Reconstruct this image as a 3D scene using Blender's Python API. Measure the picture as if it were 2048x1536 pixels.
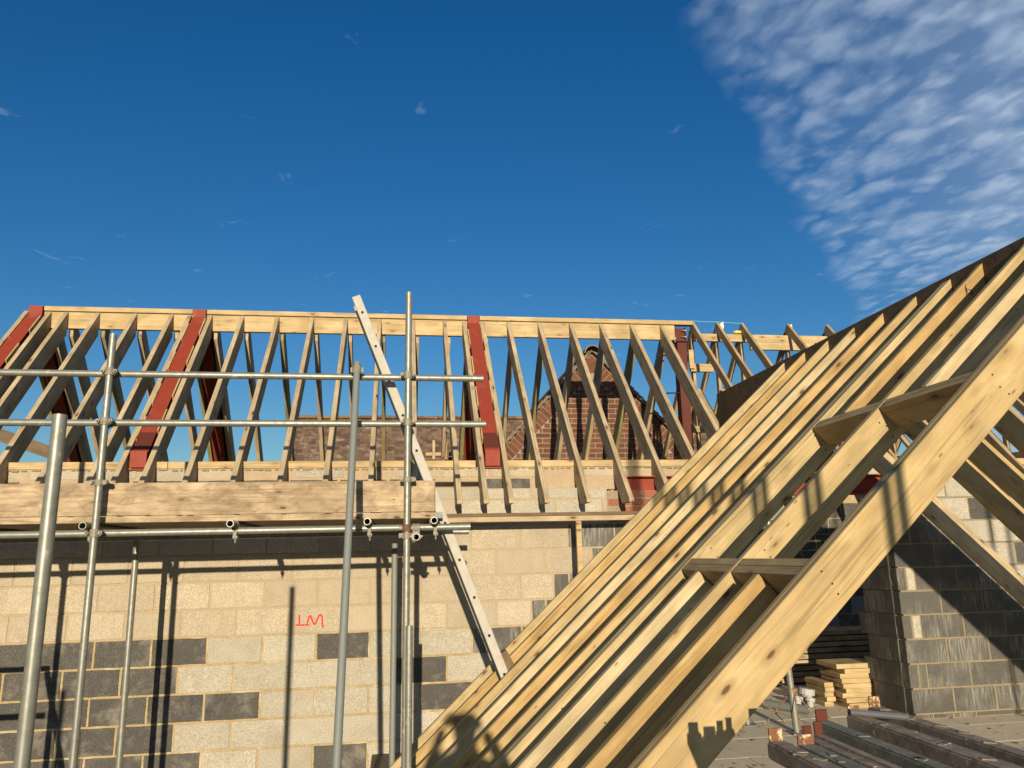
import bpy, bmesh, math, random
from mathutils import Vector, Matrix
random.seed(7)
for o in list(bpy.data.objects): bpy.data.objects.remove(o)
S = bpy.context.scene
COL = S.collection
R = math.radians

# ------------------------------------------------------------------ camera
cam_d = bpy.data.cameras.new('camera'); cam = bpy.data.objects.new('camera', cam_d); COL.objects.link(cam)
cam_d.sensor_width = 36.0; cam_d.lens = 36.0 * 1540.64 / 2048
cam_d.clip_start = 0.05; cam_d.clip_end = 3000
cr, cu, cf = Vector((.98950, -.14299, -.02153)), Vector((-.01020, -.21744, .97602)), Vector((.14427, .96550, .21657))
M = Matrix((cr, cu, -cf)).transposed().to_4x4(); M.translation = (0, 0, 1.6)
cam.matrix_world = M
S.camera = cam
S.render.resolution_x, S.render.resolution_y = 1024, 768

# ------------------------------------------------------------------ sky, sun, exposure
SUN = Vector((-.068, -1.0, .177)).normalized()          # towards the sun: low, behind the viewpoint
elev = math.asin(SUN.z); azim = math.atan2(SUN.x, SUN.y)
W = bpy.data.worlds.new('World'); S.world = W; W.use_nodes = True
nt = W.node_tree; nt.nodes.clear()
def N(tree, typ, **kw):
    n = tree.nodes.new(typ)
    for k, v in kw.items(): setattr(n, k, v)
    return n
def mth(tree, op, a, b=None, c=None, clamp=False):
    n = tree.nodes.new('ShaderNodeMath'); n.operation = op; n.use_clamp = clamp
    for i, v in enumerate((a, b, c)):
        if v is None: continue
        if isinstance(v, (int, float)): n.inputs[i].default_value = v
        else: tree.links.new(v, n.inputs[i])
    return n.outputs[0]
def ramp(tree, fac, stops):
    n = tree.nodes.new('ShaderNodeValToRGB'); tree.links.new(fac, n.inputs[0])
    el = n.color_ramp.elements
    while len(el) < len(stops): el.new(.5)
    for e, (p, c) in zip(el, stops):
        e.position = p; e.color = (c, c, c, 1) if isinstance(c, (int, float)) else (*c, 1)
    return n.outputs[0]
def mixc(tree, fac, a, b, mode='MIX'):
    n = tree.nodes.new('ShaderNodeMix'); n.data_type = 'RGBA'; n.blend_type = mode
    for i, v in ((0, fac), (6, a), (7, b)):
        if isinstance(v, (int, float)): n.inputs[i].default_value = v
        elif isinstance(v, tuple): n.inputs[i].default_value = (*v, 1)
        else: tree.links.new(v, n.inputs[i])
    return n.outputs[2]
sky = N(nt, 'ShaderNodeTexSky', sky_type='NISHITA', sun_disc=False)
sky.sun_elevation = elev; sky.sun_rotation = azim
sky.altitude = 0; sky.air_density = 1.2; sky.dust_density = 0.1; sky.ozone_density = 4.0
hs = N(nt, 'ShaderNodeHueSaturation'); hs.inputs['Saturation'].default_value = 1.24; hs.inputs['Hue'].default_value = .510; nt.links.new(sky.outputs[0], hs.inputs['Color'])
tc = N(nt, 'ShaderNodeTexCoord'); sx = N(nt, 'ShaderNodeSeparateXYZ'); nt.links.new(tc.outputs['Generated'], sx.inputs[0])
zz = mth(nt, 'MAXIMUM', sx.outputs[2], .02)
px = mth(nt, 'DIVIDE', sx.outputs[0], zz); py = mth(nt, 'DIVIDE', sx.outputs[1], zz)
cx = N(nt, 'ShaderNodeCombineXYZ'); nt.links.new(px, cx.inputs[0]); nt.links.new(py, cx.inputs[1])
def noise(tree, vec, scale, detail=4, rough=.55, dist=0.0):
    n = tree.nodes.new('ShaderNodeTexNoise'); n.inputs['Scale'].default_value = scale
    n.inputs['Detail'].default_value = detail; n.inputs['Roughness'].default_value = rough; n.inputs['Distortion'].default_value = dist
    if vec is not None: tree.links.new(vec, n.inputs['Vector'])
    return n.outputs['Fac']
# a sheet of small cloudlets whose edge runs away from the viewpoint (boundary line px = 0.83*py - 0.42)
mp = N(nt, 'ShaderNodeMapping'); mp.inputs['Rotation'].default_value = (0, 0, R(-12)); mp.inputs['Scale'].default_value = (1.1, .80, 1); nt.links.new(cx.outputs[0], mp.inputs[0])
big = noise(nt, mp.outputs[0], 2.2, 3)
edge = mth(nt, 'SUBTRACT', px, mth(nt, 'SUBTRACT', mth(nt, 'MULTIPLY', py, .82), .49))
edge = mth(nt, 'ADD', edge, mth(nt, 'MULTIPLY', mth(nt, 'SUBTRACT', big, .5), .40))
vo = N(nt, 'ShaderNodeTexVoronoi', feature='SMOOTH_F1'); vo.inputs['Scale'].default_value = 11.0; vo.inputs['Smoothness'].default_value = .6
wob = N(nt, 'ShaderNodeTexNoise'); wob.inputs['Scale'].default_value = 9; wob.inputs['Detail'].default_value = 4; nt.links.new(mp.outputs[0], wob.inputs['Vector'])
va = N(nt, 'ShaderNodeVectorMath', operation='SCALE'); va.inputs['Scale'].default_value = .20; nt.links.new(wob.outputs['Color'], va.inputs[0])
vb = N(nt, 'ShaderNodeVectorMath', operation='ADD'); nt.links.new(mp.outputs[0], vb.inputs[0]); nt.links.new(va.outputs[0], vb.inputs[1])
nt.links.new(vb.outputs[0], vo.inputs['Vector'])
fine = noise(nt, mp.outputs[0], 26, 5, .6, .3)
mid = noise(nt, mp.outputs[0], 4.5, 3)
puff = mth(nt, 'SUBTRACT', 1.0, mth(nt, 'MULTIPLY', vo.outputs['Distance'], 1.75))
puff = mth(nt, 'ADD', puff, mth(nt, 'MULTIPLY', mth(nt, 'SUBTRACT', fine, .5), .42))
puff = mth(nt, 'ADD', puff, mth(nt, 'MULTIPLY', mth(nt, 'SUBTRACT', mid, .5), .45))
em = ramp(nt, edge, [(0.0, 0.0), (.09, .75), (.6, 1.0)])
veil = mth(nt, 'MULTIPLY', ramp(nt, edge, [(.05, 0), (.7, 1)]), .24)
cl = mth(nt, 'MULTIPLY', ramp(nt, mth(nt, 'ADD', puff, .22), [(0.0, 0), (.95, 1)]), mth(nt, 'MULTIPLY', em, .47))
# a few stray wisps in the clear part
st = noise(nt, cx.outputs[0], 5.0, 7, .62, .5)
stray = mth(nt, 'MULTIPLY', ramp(nt, st, [(.655, 0), (.78, 1)]), .42)
cov = mth(nt, 'MAXIMUM', mth(nt, 'ADD', cl, veil), stray, clamp=True)
cov = mth(nt, 'MULTIPLY', cov, ramp(nt, sx.outputs[2], [(.02, 0), (.12, 1)]))
skc = mixc(nt, cov, hs.outputs[0], (4.3, 5.3, 6.6))
bg = N(nt, 'ShaderNodeBackground'); bg.inputs['Strength'].default_value = .080
nt.links.new(skc, bg.inputs[0])
wo = N(nt, 'ShaderNodeOutputWorld'); nt.links.new(bg.outputs[0], wo.inputs[0])

sd = bpy.data.lights.new('sun', 'SUN'); sd.energy = 5.0; sd.angle = R(.53); sd.color = (1.0, .855, .65)
so = bpy.data.objects.new('sun', sd); COL.objects.link(so); so.location = (-3, -20, 12)
so.rotation_euler = (-SUN).to_track_quat('-Z', 'Y').to_euler()
S.view_settings.view_transform = 'Standard'; S.view_settings.look = 'None'
S.view_settings.exposure = 0.50; S.view_settings.gamma = 1.0; S.view_settings.use_curve_mapping = False

# ------------------------------------------------------------------ materials
def newmat(name):
    m = bpy.data.materials.new(name); m.use_nodes = True; t = m.node_tree
    b = t.nodes['Principled BSDF']; b.inputs['Roughness'].default_value = .75
    b.inputs['Specular IOR Level'].default_value = .25
    return m, t, b
def objvec(t, scale=(1, 1, 1), shift=37.0):
    c = N(t, 'ShaderNodeTexCoord'); oi = N(t, 'ShaderNodeObjectInfo')
    a = N(t, 'ShaderNodeVectorMath', operation='SCALE'); a.inputs[0].default_value = (1, .63, .37)
    t.links.new(mth(t, 'MULTIPLY', oi.outputs['Random'], shift), a.inputs['Scale'])
    s = N(t, 'ShaderNodeVectorMath', operation='ADD'); t.links.new(c.outputs['Object'], s.inputs[0]); t.links.new(a.outputs[0], s.inputs[1])
    m = N(t, 'ShaderNodeMapping'); m.inputs['Scale'].default_value = scale; t.links.new(s.outputs[0], m.inputs[0])
    return m.outputs[0], oi.outputs['Random'], s.outputs[0]
def bump(t, b, h, strength=.3, dist=.01):
    n = N(t, 'ShaderNodeBump'); n.inputs['Strength'].default_value = strength; n.inputs['Distance'].default_value = dist
    t.links.new(h, n.inputs['Height']); t.links.new(n.outputs[0], b.inputs['Normal'])
def wood(name, light, dark, knot, tint, var=.5, stain=0.0, staincol=(.12, .10, .07)):
    light, dark, knot, tint = [tuple(v * .66 for v in q) for q in (light, dark, knot, tint)]
    m, t, b = newmat(name)
    v, rnd, raw = objvec(t, (1.1, 17, 17))
    g1 = noise(t, v, 2.2, 6, .62, .9)
    v2 = N(t, 'ShaderNodeMapping'); v2.inputs['Scale'].default_value = (.5, 60, 60); t.links.new(raw, v2.inputs[0])
    g2 = noise(t, v2.outputs[0], 3, 4, .7)
    c = mixc(t, ramp(t, g1, [(.36, 0), (.64, 1)]), light, dark)
    c = mixc(t, mth(t, 'MULTIPLY', ramp(t, g2, [(.48, 0), (.68, 1)]), .5), c, tuple(x * .72 for x in dark))
    # warm / cool shift from piece to piece
    c = mixc(t, mth(t, 'MULTIPLY', ramp(t, rnd, [(0, 0), (1, 1)]), var), c, tint, 'MIX')
    # large mottled patches along the length
    vp = N(t, 'ShaderNodeMapping'); vp.inputs['Scale'].default_value = (2.6, 5, 5); t.links.new(raw, vp.inputs[0])
    pt = noise(t, vp.outputs[0], 1.6, 3, .5)
    c = mixc(t, mth(t, 'MULTIPLY', ramp(t, pt, [(.46, 0), (.64, 1)]), .42), c, tuple(x * .60 for x in dark))
    c = mixc(t, mth(t, 'MULTIPLY', ramp(t, pt, [(.30, 1), (.44, 0)]), .40), c, tuple(min(1, x * 1.22) for x in light))
    # knots
    vk = N(t, 'ShaderNodeMapping'); vk.inputs['Scale'].default_value = (4.0, 10.5, 10.5); t.links.new(raw, vk.inputs[0])
    k = N(t, 'ShaderNodeTexVoronoi'); k.inputs['Scale'].default_value = 1.0; k.inputs['Randomness'].default_value = 1; t.links.new(vk.outputs[0], k.inputs['Vector'])
    kd = mth(t, 'ADD', k.outputs['Distance'], mth(t, 'MULTIPLY', mth(t, 'SUBTRACT', g2, .5), .08))
    c = mixc(t, mth(t, 'MULTIPLY', ramp(t, kd, [(.12, 1), (.30, 0)]), .6), c, tuple((x + y) / 2 for x, y in zip(dark, knot)))
    c = mixc(t, ramp(t, kd, [(.075, .92), (.125, 0)]), c, knot)
    vq = N(t, 'ShaderNodeMapping'); vq.inputs['Scale'].default_value = (8.5, 23, 23); t.links.new(raw, vq.inputs[0])
    kq = N(t, 'ShaderNodeTexVoronoi'); kq.inputs['Scale'].default_value = 1.0; t.links.new(vq.outputs[0], kq.inputs['Vector'])
    sk = N(t, 'ShaderNodeSeparateColor'); t.links.new(kq.outputs['Color'], sk.inputs[0])
    c = mixc(t, mth(t, 'MULTIPLY', ramp(t, kq.outputs['Distance'], [(.07, .8), (.16, 0)]), ramp(t, sk.outputs[0], [(.55, 0), (.9, .85)])), c, tuple(x * 1.3 for x in knot))
    vc = N(t, 'ShaderNodeMapping'); vc.inputs['Scale'].default_value = (.45, 22, 22); t.links.new(raw, vc.inputs[0])
    ck = noise(t, vc.outputs[0], 1.3, 3, .5, .5)
    c = mixc(t, mth(t, 'MULTIPLY', ramp(t, ck, [(.595, 0), (.615, 1), (.635, 1), (.655, 0)]), .45), c, tuple(x * .42 for x in dark))
    if stain > 0:
        vl = N(t, 'ShaderNodeMapping'); vl.inputs['Scale'].default_value = (.6, 34, 34); t.links.new(raw, vl.inputs[0])
        ln = noise(t, vl.outputs[0], 1.4, 4, .6, .6)
        c = mixc(t, mth(t, 'MULTIPLY', ramp(t, ln, [(.56, 0), (.64, 1)]), .5), c, staincol)
        vs = N(t, 'ShaderNodeMapping'); vs.inputs['Scale'].default_value = (3.2, 6.5, 6.5); t.links.new(raw, vs.inputs[0])
        sn = noise(t, vs.outputs[0], 1.7, 8, .68, .5)
        c = mixc(t, mth(t, 'MULTIPLY', ramp(t, sn, [(.43, 0), (.66, 1)]), stain), c, staincol)
    t.links.new(c, b.inputs['Base Color'])
    bump(t, b, mth(t, 'ADD', g2, mth(t, 'MULTIPLY', g1, .5)), .25, .004)
    b.inputs['Roughness'].default_value = .72
    return m
WFRESH = wood('fresh_sawn_softwood', (.65, .515, .275), (.50, .37, .165), (.13, .06, .02), (.58, .375, .145), .60)
WHONEY = wood('honey_sawn_softwood', (.60, .42, .185), (.46, .295, .105), (.12, .05, .018), (.66, .44, .17), .5)
WPALE = wood('pale_sawn_softwood', (.68, .56, .335), (.54, .42, .215), (.14, .07, .03), (.62, .47, .22), .5)
WRAFT = wood('weathered_rafter_softwood', (.66, .52, .33), (.50, .375, .21), (.10, .06, .03), (.56, .43, .25), .55)
WRIDGE = wood('ridge_softwood', (.68, .53, .29), (.56, .40, .18), (.22, .12, .05), (.62, .42, .20), .30)
WTRUSS = wood('truss_softwood', (.58, .46, .27), (.44, .31, .15), (.16, .08, .035), (.50, .32, .16), .45)
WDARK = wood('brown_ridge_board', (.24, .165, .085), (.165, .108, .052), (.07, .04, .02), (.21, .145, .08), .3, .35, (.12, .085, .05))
WBOARD = wood('used_scaffold_board', (.66, .51, .32), (.50, .365, .205), (.09, .05, .025), (.58, .44, .27), .4, .92, (.155, .105, .058))
WGREEN = wood('treated_softwood', (.42, .36, .17), (.30, .25, .10), (.08, .05, .02), (.36, .30, .13), .5)

def aggregate(name, a, c2, dots, dark=0.0, streak=False, var=.35, efflor=0.0, island=False, smear=0.0):
    a, c2, dots = [tuple(v * .66 for v in q) for q in (a, c2, dots)]
    m, t, b = newmat(name)
    v, rnd, raw = objvec(t, (1, 1, 1))
    n1 = noise(t, v, 9, 4, .6); n2 = noise(t, v, 120, 3, .7); n3 = noise(t, v, 190, 2, .7)
    c = mixc(t, ramp(t, n1, [(.3, 0), (.7, 1)]), a, c2)
    c = mixc(t, mth(t, 'MULTIPLY', ramp(t, n2, [(.50, 0), (.60, 1)]), .85), c, dots)
    c = mixc(t, mth(t, 'MULTIPLY', ramp(t, n2, [(.30, 1), (.42, 0)]), .6), c, tuple(x * .45 for x in a))
    if island: rnd = N(t, 'ShaderNodeNewGeometry').outputs['Random Per Island']
    c = mixc(t, mth(t, 'MULTIPLY', rnd, var), c, tuple(x * (.5 if island else .78) for x in c2))
    if smear > 0:
        s4 = noise(t, v, 5.5, 7, .7, .6)
        c = mixc(t, mth(t, 'MULTIPLY', ramp(t, s4, [(.54, 0), (.64, 1)]), smear), c, (.335, .265, .165))
        s5 = noise(t, v, 2.6, 5, .6, .3)
        c = mixc(t, mth(t, 'MULTIPLY', ramp(t, s5, [(.52, 0), (.72, 1)]), .35), c, tuple(x * .62 for x in c2))
    if streak:
        vs = N(t, 'ShaderNodeMapping'); vs.inputs['Scale'].default_value = (38, 4, 3.2); t.links.new(raw, vs.inputs[0])
        s1 = noise(t, vs.outputs[0], 1.6, 5, .6, .4)
        vz = N(t, 'ShaderNodeMapping'); vz.inputs['Scale'].default_value = (2.2, 2.2, 2.2); t.links.new(raw, vz.inputs[0])
        s2 = noise(t, vz.outputs[0], 1.2, 2)
        c = mixc(t, mth(t, 'MULTIPLY', mth(t, 'MULTIPLY', ramp(t, s1, [(.42, 0), (.66, 1)]), ramp(t, s2, [(.42, 0), (.60, 1)])), .55), c, (.36, .34, .29))
    if efflor > 0:
        s3 = noise(t, v, 4.2, 6, .68)
        c = mixc(t, mth(t, 'MULTIPLY', ramp(t, s3, [(.52, 0), (.68, 1)]), efflor), c, (.40, .36, .28) if efflor < .6 else (.46, .39, .27))
    t.links.new(c, b.inputs['Base Color'])
    bump(t, b, mth(t, 'ADD', n2, mth(t, 'MULTIPLY', n1, .4)), .55, .006)
    b.inputs['Roughness'].default_value = .92
    return m
BPALE = aggregate('pale_aggregate_block', (.53, .48, .37), (.43, .385, .29), (.78, .73, .60), smear=.35)
BWARM = aggregate('warm_aggregate_block', (.575, .485, .345), (.475, .39, .265), (.78, .69, .53), var=.40, smear=.30)
BDARK = aggregate('dark_dense_block', (.120, .112, .098), (.088, .082, .072), (.19, .18, .155), efflor=.28, smear=.18)
BBLK = aggregate('dark_streaked_block', (.145, .140, .118), (.105, .101, .087), (.19, .18, .155), streak=True)
BGREY = aggregate('grey_rendered_block', (.30, .33, .33), (.25, .28, .28), (.34, .37, .37))
MORT = aggregate('ochre_mortar', (.50, .37, .18), (.41, .295, .135), (.58, .46, .26), var=0, efflor=.85)
MORTP = aggregate('pale_flush_mortar', (.53, .41, .265), (.46, .35, .215), (.58, .46, .31), var=0)
MORTD = aggregate('dull_mortar', (.34, .27, .15), (.25, .205, .125), (.42, .35, .22), var=0)
MORTG = aggregate('grey_brick_mortar', (.38, .30, .21), (.31, .245, .17), (.44, .36, .27), var=0)
BRK = aggregate('brown_red_brick', (.225, .092, .048), (.155, .064, .036), (.27, .125, .072), var=.75)
BRKO = aggregate('orange_brick', (.42, .15, .075), (.33, .115, .06), (.47, .22, .13), var=.5)
TILE = aggregate('brown_roof_tile', (.23, .135, .085), (.17, .10, .066), (.33, .25, .17), var=.85, efflor=.40, island=True)
TILEY = aggregate('lichen_ridge_tile', (.34, .18, .065), (.27, .145, .06), (.42, .30, .14), var=.5)
VTILE = aggregate('verge_tile', (.30, .225, .15), (.235, .17, .11), (.38, .30, .21), var=.4)

def plain(name, col, rough=.6, metal=0.0, nscale=18, namt=.3, col2=None, spec=.35, bumps=.15, patch=None):
    col = tuple(v * .85 for v in col); col2 = tuple(v * .85 for v in col2) if col2 else None
    m, t, b = newmat(name)
    v, rnd, raw = objvec(t, (1, 1, 1))
    n1 = noise(t, v, nscale, 6, .62)
    c = mixc(t, mth(t, 'MULTIPLY', ramp(t, n1, [(.35, 0), (.7, 1)]), namt), col, col2 or tuple(x * .45 for x in col))
    if patch:
        pc, lo, hi, sc = patch
        n2 = noise(t, v, sc, 7, .65, .3)
        c = mixc(t, ramp(t, n2, [(lo, 0), (hi, 1)]), c, pc)
    t.links.new(c, b.inputs['Base Color']); b.inputs['Metallic'].default_value = metal
    r = mth(t, 'ADD', mth(t, 'MULTIPLY', n1, .25), rough - .12); t.links.new(r, b.inputs['Roughness'])
    b.inputs['Specular IOR Level'].default_value = spec
    bump(t, b, n1, bumps, .002)
    return m
GALV = plain('galvanised_steel', (.27, .27, .225), .44, .40, 26, .7, (.15, .15, .118), .6, .12, ((.36, .33, .26), .60, .68, 16))
GALVD = plain('dull_galvanised_steel', (.20, .215, .19), .6, .15, 22, .5, (.17, .185, .165), .4, .12)
COUP = plain('coupler_steel', (.26, .24, .18), .6, .15, 40, .7, (.12, .10, .07), .4, .3)
COUPR = plain('rusty_coupler_steel', (.17, .085, .05), .7, .25, 40, .7, (.08, .05, .035), .4, .3)
BOLT = plain('zinc_bolt', (.50, .49, .44), .35, .8, 30, .2)
ALU = plain('aluminium', (.46, .43, .36), .62, 0, 14, .6, (.34, .315, .26), .2, .08)
REDOX = plain('red_oxide_paint', (.26, .042, .020), .6, 0, 7, .5, (.20, .032, .016), .2, .12, ((.20, .085, .055), .56, .72, 5))
REDDK = plain('dark_red_oxide_paint', (.105, .028, .018), .6, 0, 7, .5, (.08, .022, .015), .15, .12)
RUST = plain('rusty_steel', (.24, .095, .042), .8, 0, 45, .9, (.10, .05, .03), .3, .5, ((.52, .42, .24), .52, .60, 70))
RUSTD = plain('dark_rusty_steel', (.34, .265, .19), .9, 0, 22, .8, (.11, .075, .05), .3, .5, ((.46, .40, .31), .60, .67, 55))
GRNP = plain('green_painted_steel', (.22, .22, .16), .7, 0, 18, .6, (.07, .075, .055), .3, .3, ((.36, .31, .23), .60, .68, 55))
CHIP = aggregate('floor_sheet', (.98, .85, .61), (.80, .69, .49), (1.0, .90, .67), var=.25)
EARTH = aggregate('earth_ground', (.20, .16, .11), (.15, .12, .085), (.27, .22, .16), var=0)
PAINTR = plain('red_spray_paint', (.62, .022, .018), .7, 0, 60, .35, (.45, .03, .02))
HOLE = plain('dark_rung_socket', (.02, .02, .018), .9, 0)
YEL = plain('yellow_plastic', (.72, .60, .04), .5, 0)
WHITEP = plain('white_paper_tag', (.75, .72, .66), .8, 0)
STR = plain('cyan_string', (.25, .60, .62), .8, 0)
BLACKP = plain('black_iron', (.02, .02, .022), .6, .3)
GPLAS = plain('grey_plastic', (.42, .42, .40), .6, 0)
CLOTH1 = plain('navy_jacket_cloth', (.03, .04, .07), .9, 0); CLOTH2 = plain('dark_trouser_cloth', (.05, .05, .055), .9, 0)
SKIN = plain('skin', (.50, .30, .21), .6, 0, 10, .15); HAIR = plain('brown_hair', (.06, .04, .025), .8, 0)

# ------------------------------------------------------------------ builders
def link(name, me, mat, parent=None):
    o = bpy.data.objects.new(name, me); COL.objects.link(o)
    if mat is not None and not me.materials: me.materials.append(mat)
    if parent is not None: o.parent = parent
    return o
def tag(o, label, cat, group=None):
    o['label'] = label; o['category'] = cat
    if group: o['group'] = group
    return o
def thing(name, label, cat, loc=(0, 0, 0), group=None):
    o = bpy.data.objects.new(name, None); COL.objects.link(o); o.location = loc; o.empty_display_size = .1
    return tag(o, label, cat, group)
def struct(o): o['kind'] = 'structure'; return o
def mesh(bm, name):
    me = bpy.data.meshes.new(name); bm.to_mesh(me); bm.free(); return me
def world(o): return (world(o.parent) @ o.matrix_basis) if o.parent is not None else o.matrix_basis.copy()
def place(o, m):
    """put an object at a world matrix, whatever it hangs from"""
    o.matrix_basis = world(o.parent).inverted() @ m if o.parent is not None else m
    return o
def frame(origin, x, y):
    x = Vector(x).normalized(); y = Vector(y); y = (y - x * y.dot(x)).normalized(); z = x.cross(y)
    m = Matrix((x, y, z)).transposed().to_4x4(); m.translation = Vector(origin); return m
def prism(name, poly, w, m, mat, parent=None, bev=.0025):
    """polygon in local (x, y), extruded +-w/2 in local z"""
    bm = bmesh.new()
    a = [bm.verts.new((p[0], p[1], -w / 2)) for p in poly]; b = [bm.verts.new((p[0], p[1], w / 2)) for p in poly]
    bm.faces.new(a[::-1]); bm.faces.new(b); n = len(poly)
    for i in range(n): bm.faces.new((a[i], a[(i + 1) % n], b[(i + 1) % n], b[i]))
    bmesh.ops.recalc_face_normals(bm, faces=bm.faces)
    if bev: bmesh.ops.bevel(bm, geom=list(bm.edges), offset=bev, segments=1, affect='EDGES')
    o = link(name, mesh(bm, name), mat, parent); place(o, m); return o
def boxmesh(name, sx_, sy_, sz_, bev=.004):
    bm = bmesh.new(); bmesh.ops.create_cube(bm, size=1); bmesh.ops.scale(bm, vec=(sx_, sy_, sz_), verts=bm.verts)
    if bev: bmesh.ops.bevel(bm, geom=list(bm.edges), offset=bev, segments=1, affect='EDGES')
    return mesh(bm, name)
def box(name, x0, x1, y0, y1, z0, z1, mat, parent=None, bev=.003):
    me = boxmesh(name, x1 - x0, y1 - y0, z1 - z0, bev)
    o = link(name, me, mat, parent); place(o, Matrix.Translation(((x0 + x1) / 2, (y0 + y1) / 2, (z0 + z1) / 2))); return o
def beam(name, p0, p1, wid, dep, mat, parent=None, up=(0, 0, 1), bev=.0025):
    """a straight sawn piece from p0 to p1 (centre line); dep measured along 'up', wid across it"""
    p0 = Vector(p0); p1 = Vector(p1); L = (p1 - p0).length
    return prism(name, [(0, -dep / 2), (L, -dep / 2), (L, dep / 2), (0, dep / 2)], wid, frame(p0, p1 - p0, up), mat, parent, bev)
TUBE = {}
def tube(name, p0, p1, mat, parent=None, r=.02415, wall=.004, seg=20):
    p0 = Vector(p0); p1 = Vector(p1); L = (p1 - p0).length
    bm = bmesh.new(); rings = []
    for (x, rr) in ((0, r - wall), (0, r), (L, r), (L, r - wall)):
        rings.append([bm.verts.new((x, rr * math.cos(2 * math.pi * i / seg), rr * math.sin(2 * math.pi * i / seg))) for i in range(seg)])
    for q in range(4):
        A, B = rings[q], rings[(q + 1) % 4]
        for i in range(seg):
            f = bm.faces.new((A[i], A[(i + 1) % seg], B[(i + 1) % seg], B[i])); f.smooth = q in (1, 3)
    bmesh.ops.recalc_face_normals(bm, faces=bm.faces)
    for e in bm.edges:
        if len({f.smooth for f in e.link_faces}) > 1: e.smooth = False
    d = (p1 - p0).normalized(); up = Vector((0, 0, 1)) if abs(d.z) < .9 else Vector((1, 0, 0))
    o = link(name, mesh(bm, name), mat, parent); place(o, frame(p0, d, up)); return o
def addcyl(bm, p0, p1, r, seg=10):
    p0 = Vector(p0); p1 = Vector(p1); d = p1 - p0
    q = d.to_track_quat('Z', 'Y').to_matrix().to_4x4(); q.translation = (p0 + p1) / 2
    bmesh.ops.create_cone(bm, cap_ends=True, segments=seg, radius1=r, radius2=r, depth=d.length, matrix=q)
def addring(bm, c, axis, r0, r1, w, seg=16):
    q = Vector(axis).to_track_quat('Z', 'Y').to_matrix().to_4x4(); q.translation = Vector(c)
    rr = []
    for z, r in ((-w / 2, r0), (-w / 2, r1), (w / 2, r1), (w / 2, r0)):
        rr.append([bm.verts.new(q @ Vector((r * math.cos(2 * math.pi * i / seg), r * math.sin(2 * math.pi * i / seg), z))) for i in range(seg)])
    for k in range(4):
        for i in range(seg): bm.faces.new((rr[k][i], rr[k][(i + 1) % seg], rr[(k + 1) % 4][(i + 1) % seg], rr[(k + 1) % 4][i]))
def addbox(bm, c, s, rot=None):
    m = Matrix.Translation(Vector(c)) @ (rot.to_4x4() if rot else Matrix()) @ Matrix.Diagonal((*s, 1))
    bmesh.ops.create_cube(bm, size=1, matrix=m)

# ------------------------------------------------------------------ ground and floor
bm = bmesh.new()
vs = [bm.verts.new(p) for p in ((-900, -900, -.62), (900, -900, -.62), (900, 900, -.62), (-900, 900, -.62))]; bm.faces.new(vs)
struct(link('ground', mesh(bm, 'ground'), EARTH))
fl = box('floor', -.20, 10.5, -3.2, 10.7, -.60, -.022, EARTH, None, 0); struct(fl)
fpm = boxmesh('floor_panel', 2.392, .594, .022, .002)
for i in range(-3, 5):
    for j in range(-4, 18):
        x = i * 2.4 + (1.2 if j % 2 else 0) + .35; y = j * .6 + .55
        if x < .9 or x > 9.2 or y < -2.6 or y > 10.4: continue
        o = link('floor_panel', fpm, CHIP, fl); place(o, Matrix.Translation((x, y, -.011 + random.uniform(-.0012, .0012))))

# ------------------------------------------------------------------ the block wall (outer face at y = 7.148)
YW = 7.148; X0 = -3.165; Z0 = 1.651
wall = thing('block_wall', 'long pale and dark concrete block wall with a wide opening under the steel lintel', 'wall', (0, YW, 0))
fullm = {k: boxmesh('concrete_block', .441, .10, .216, .004) for k in range(3)}
def bmat_mesh(L, H, mat, cache={}):
    """block with a slightly ragged, chipped face outline; three variants of each size"""
    k = (round(L, 3), round(H, 3), mat.name, random.randrange(3))
    if k not in cache:
        rr = random.Random(repr(k[:2]) + str(k[3])); D = .10 if H > .08 else .10
        nl = max(2, min(6, int(L / .07))); ns = max(1, min(3, int(H / .07))); j = min(.0034, H * .03)
        P = [(-L / 2 + L * i / nl, -H / 2) for i in range(nl)] + [(L / 2, -H / 2 + H * i / ns) for i in range(ns)] + [(L / 2 - L * i / nl, H / 2) for i in range(nl)] + [(-L / 2, H / 2 - H * i / ns) for i in range(ns)]
        P = [(x - rr.uniform(-.3, 1) * j * (1 if x > 0 else -1), z - rr.uniform(-.3, 1) * j * (1 if z > 0 else -1)) for x, z in P]
        bm = bmesh.new()
        f = [bm.verts.new((x * (1 - .004 / L), -D / 2, z * (1 - .004 / H))) for x, z in P]; g = [bm.verts.new((x, -D / 2 + .003, z)) for x, z in P]; b = [bm.verts.new((x, D / 2, z)) for x, z in P]; n = len(P)
        bm.faces.new(f)
        for A_, B_ in ((f, g), (g, b)):
            for i in range(n): bm.faces.new((A_[i], A_[(i + 1) % n], B_[(i + 1) % n], B_[i]))
        bm.faces.new(b[::-1]); bmesh.ops.recalc_face_normals(bm, faces=bm.faces)
        me = mesh(bm, 'concrete_block'); me.materials.append(mat); cache[k] = me
    return cache[k]
def block(x0, x1, z0, z1, mat, y=YW, parent=wall):
    if x1 - x0 < .03: return
    o = link('concrete_block', bmat_mesh(x1 - x0 - .0145, z1 - z0 - .0145, mat), None, parent)
    place(o, Matrix.Translation(((x0 + x1) / 2, y + .05 + random.uniform(-.0018, .0018), (z0 + z1) / 2))); return o
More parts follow.
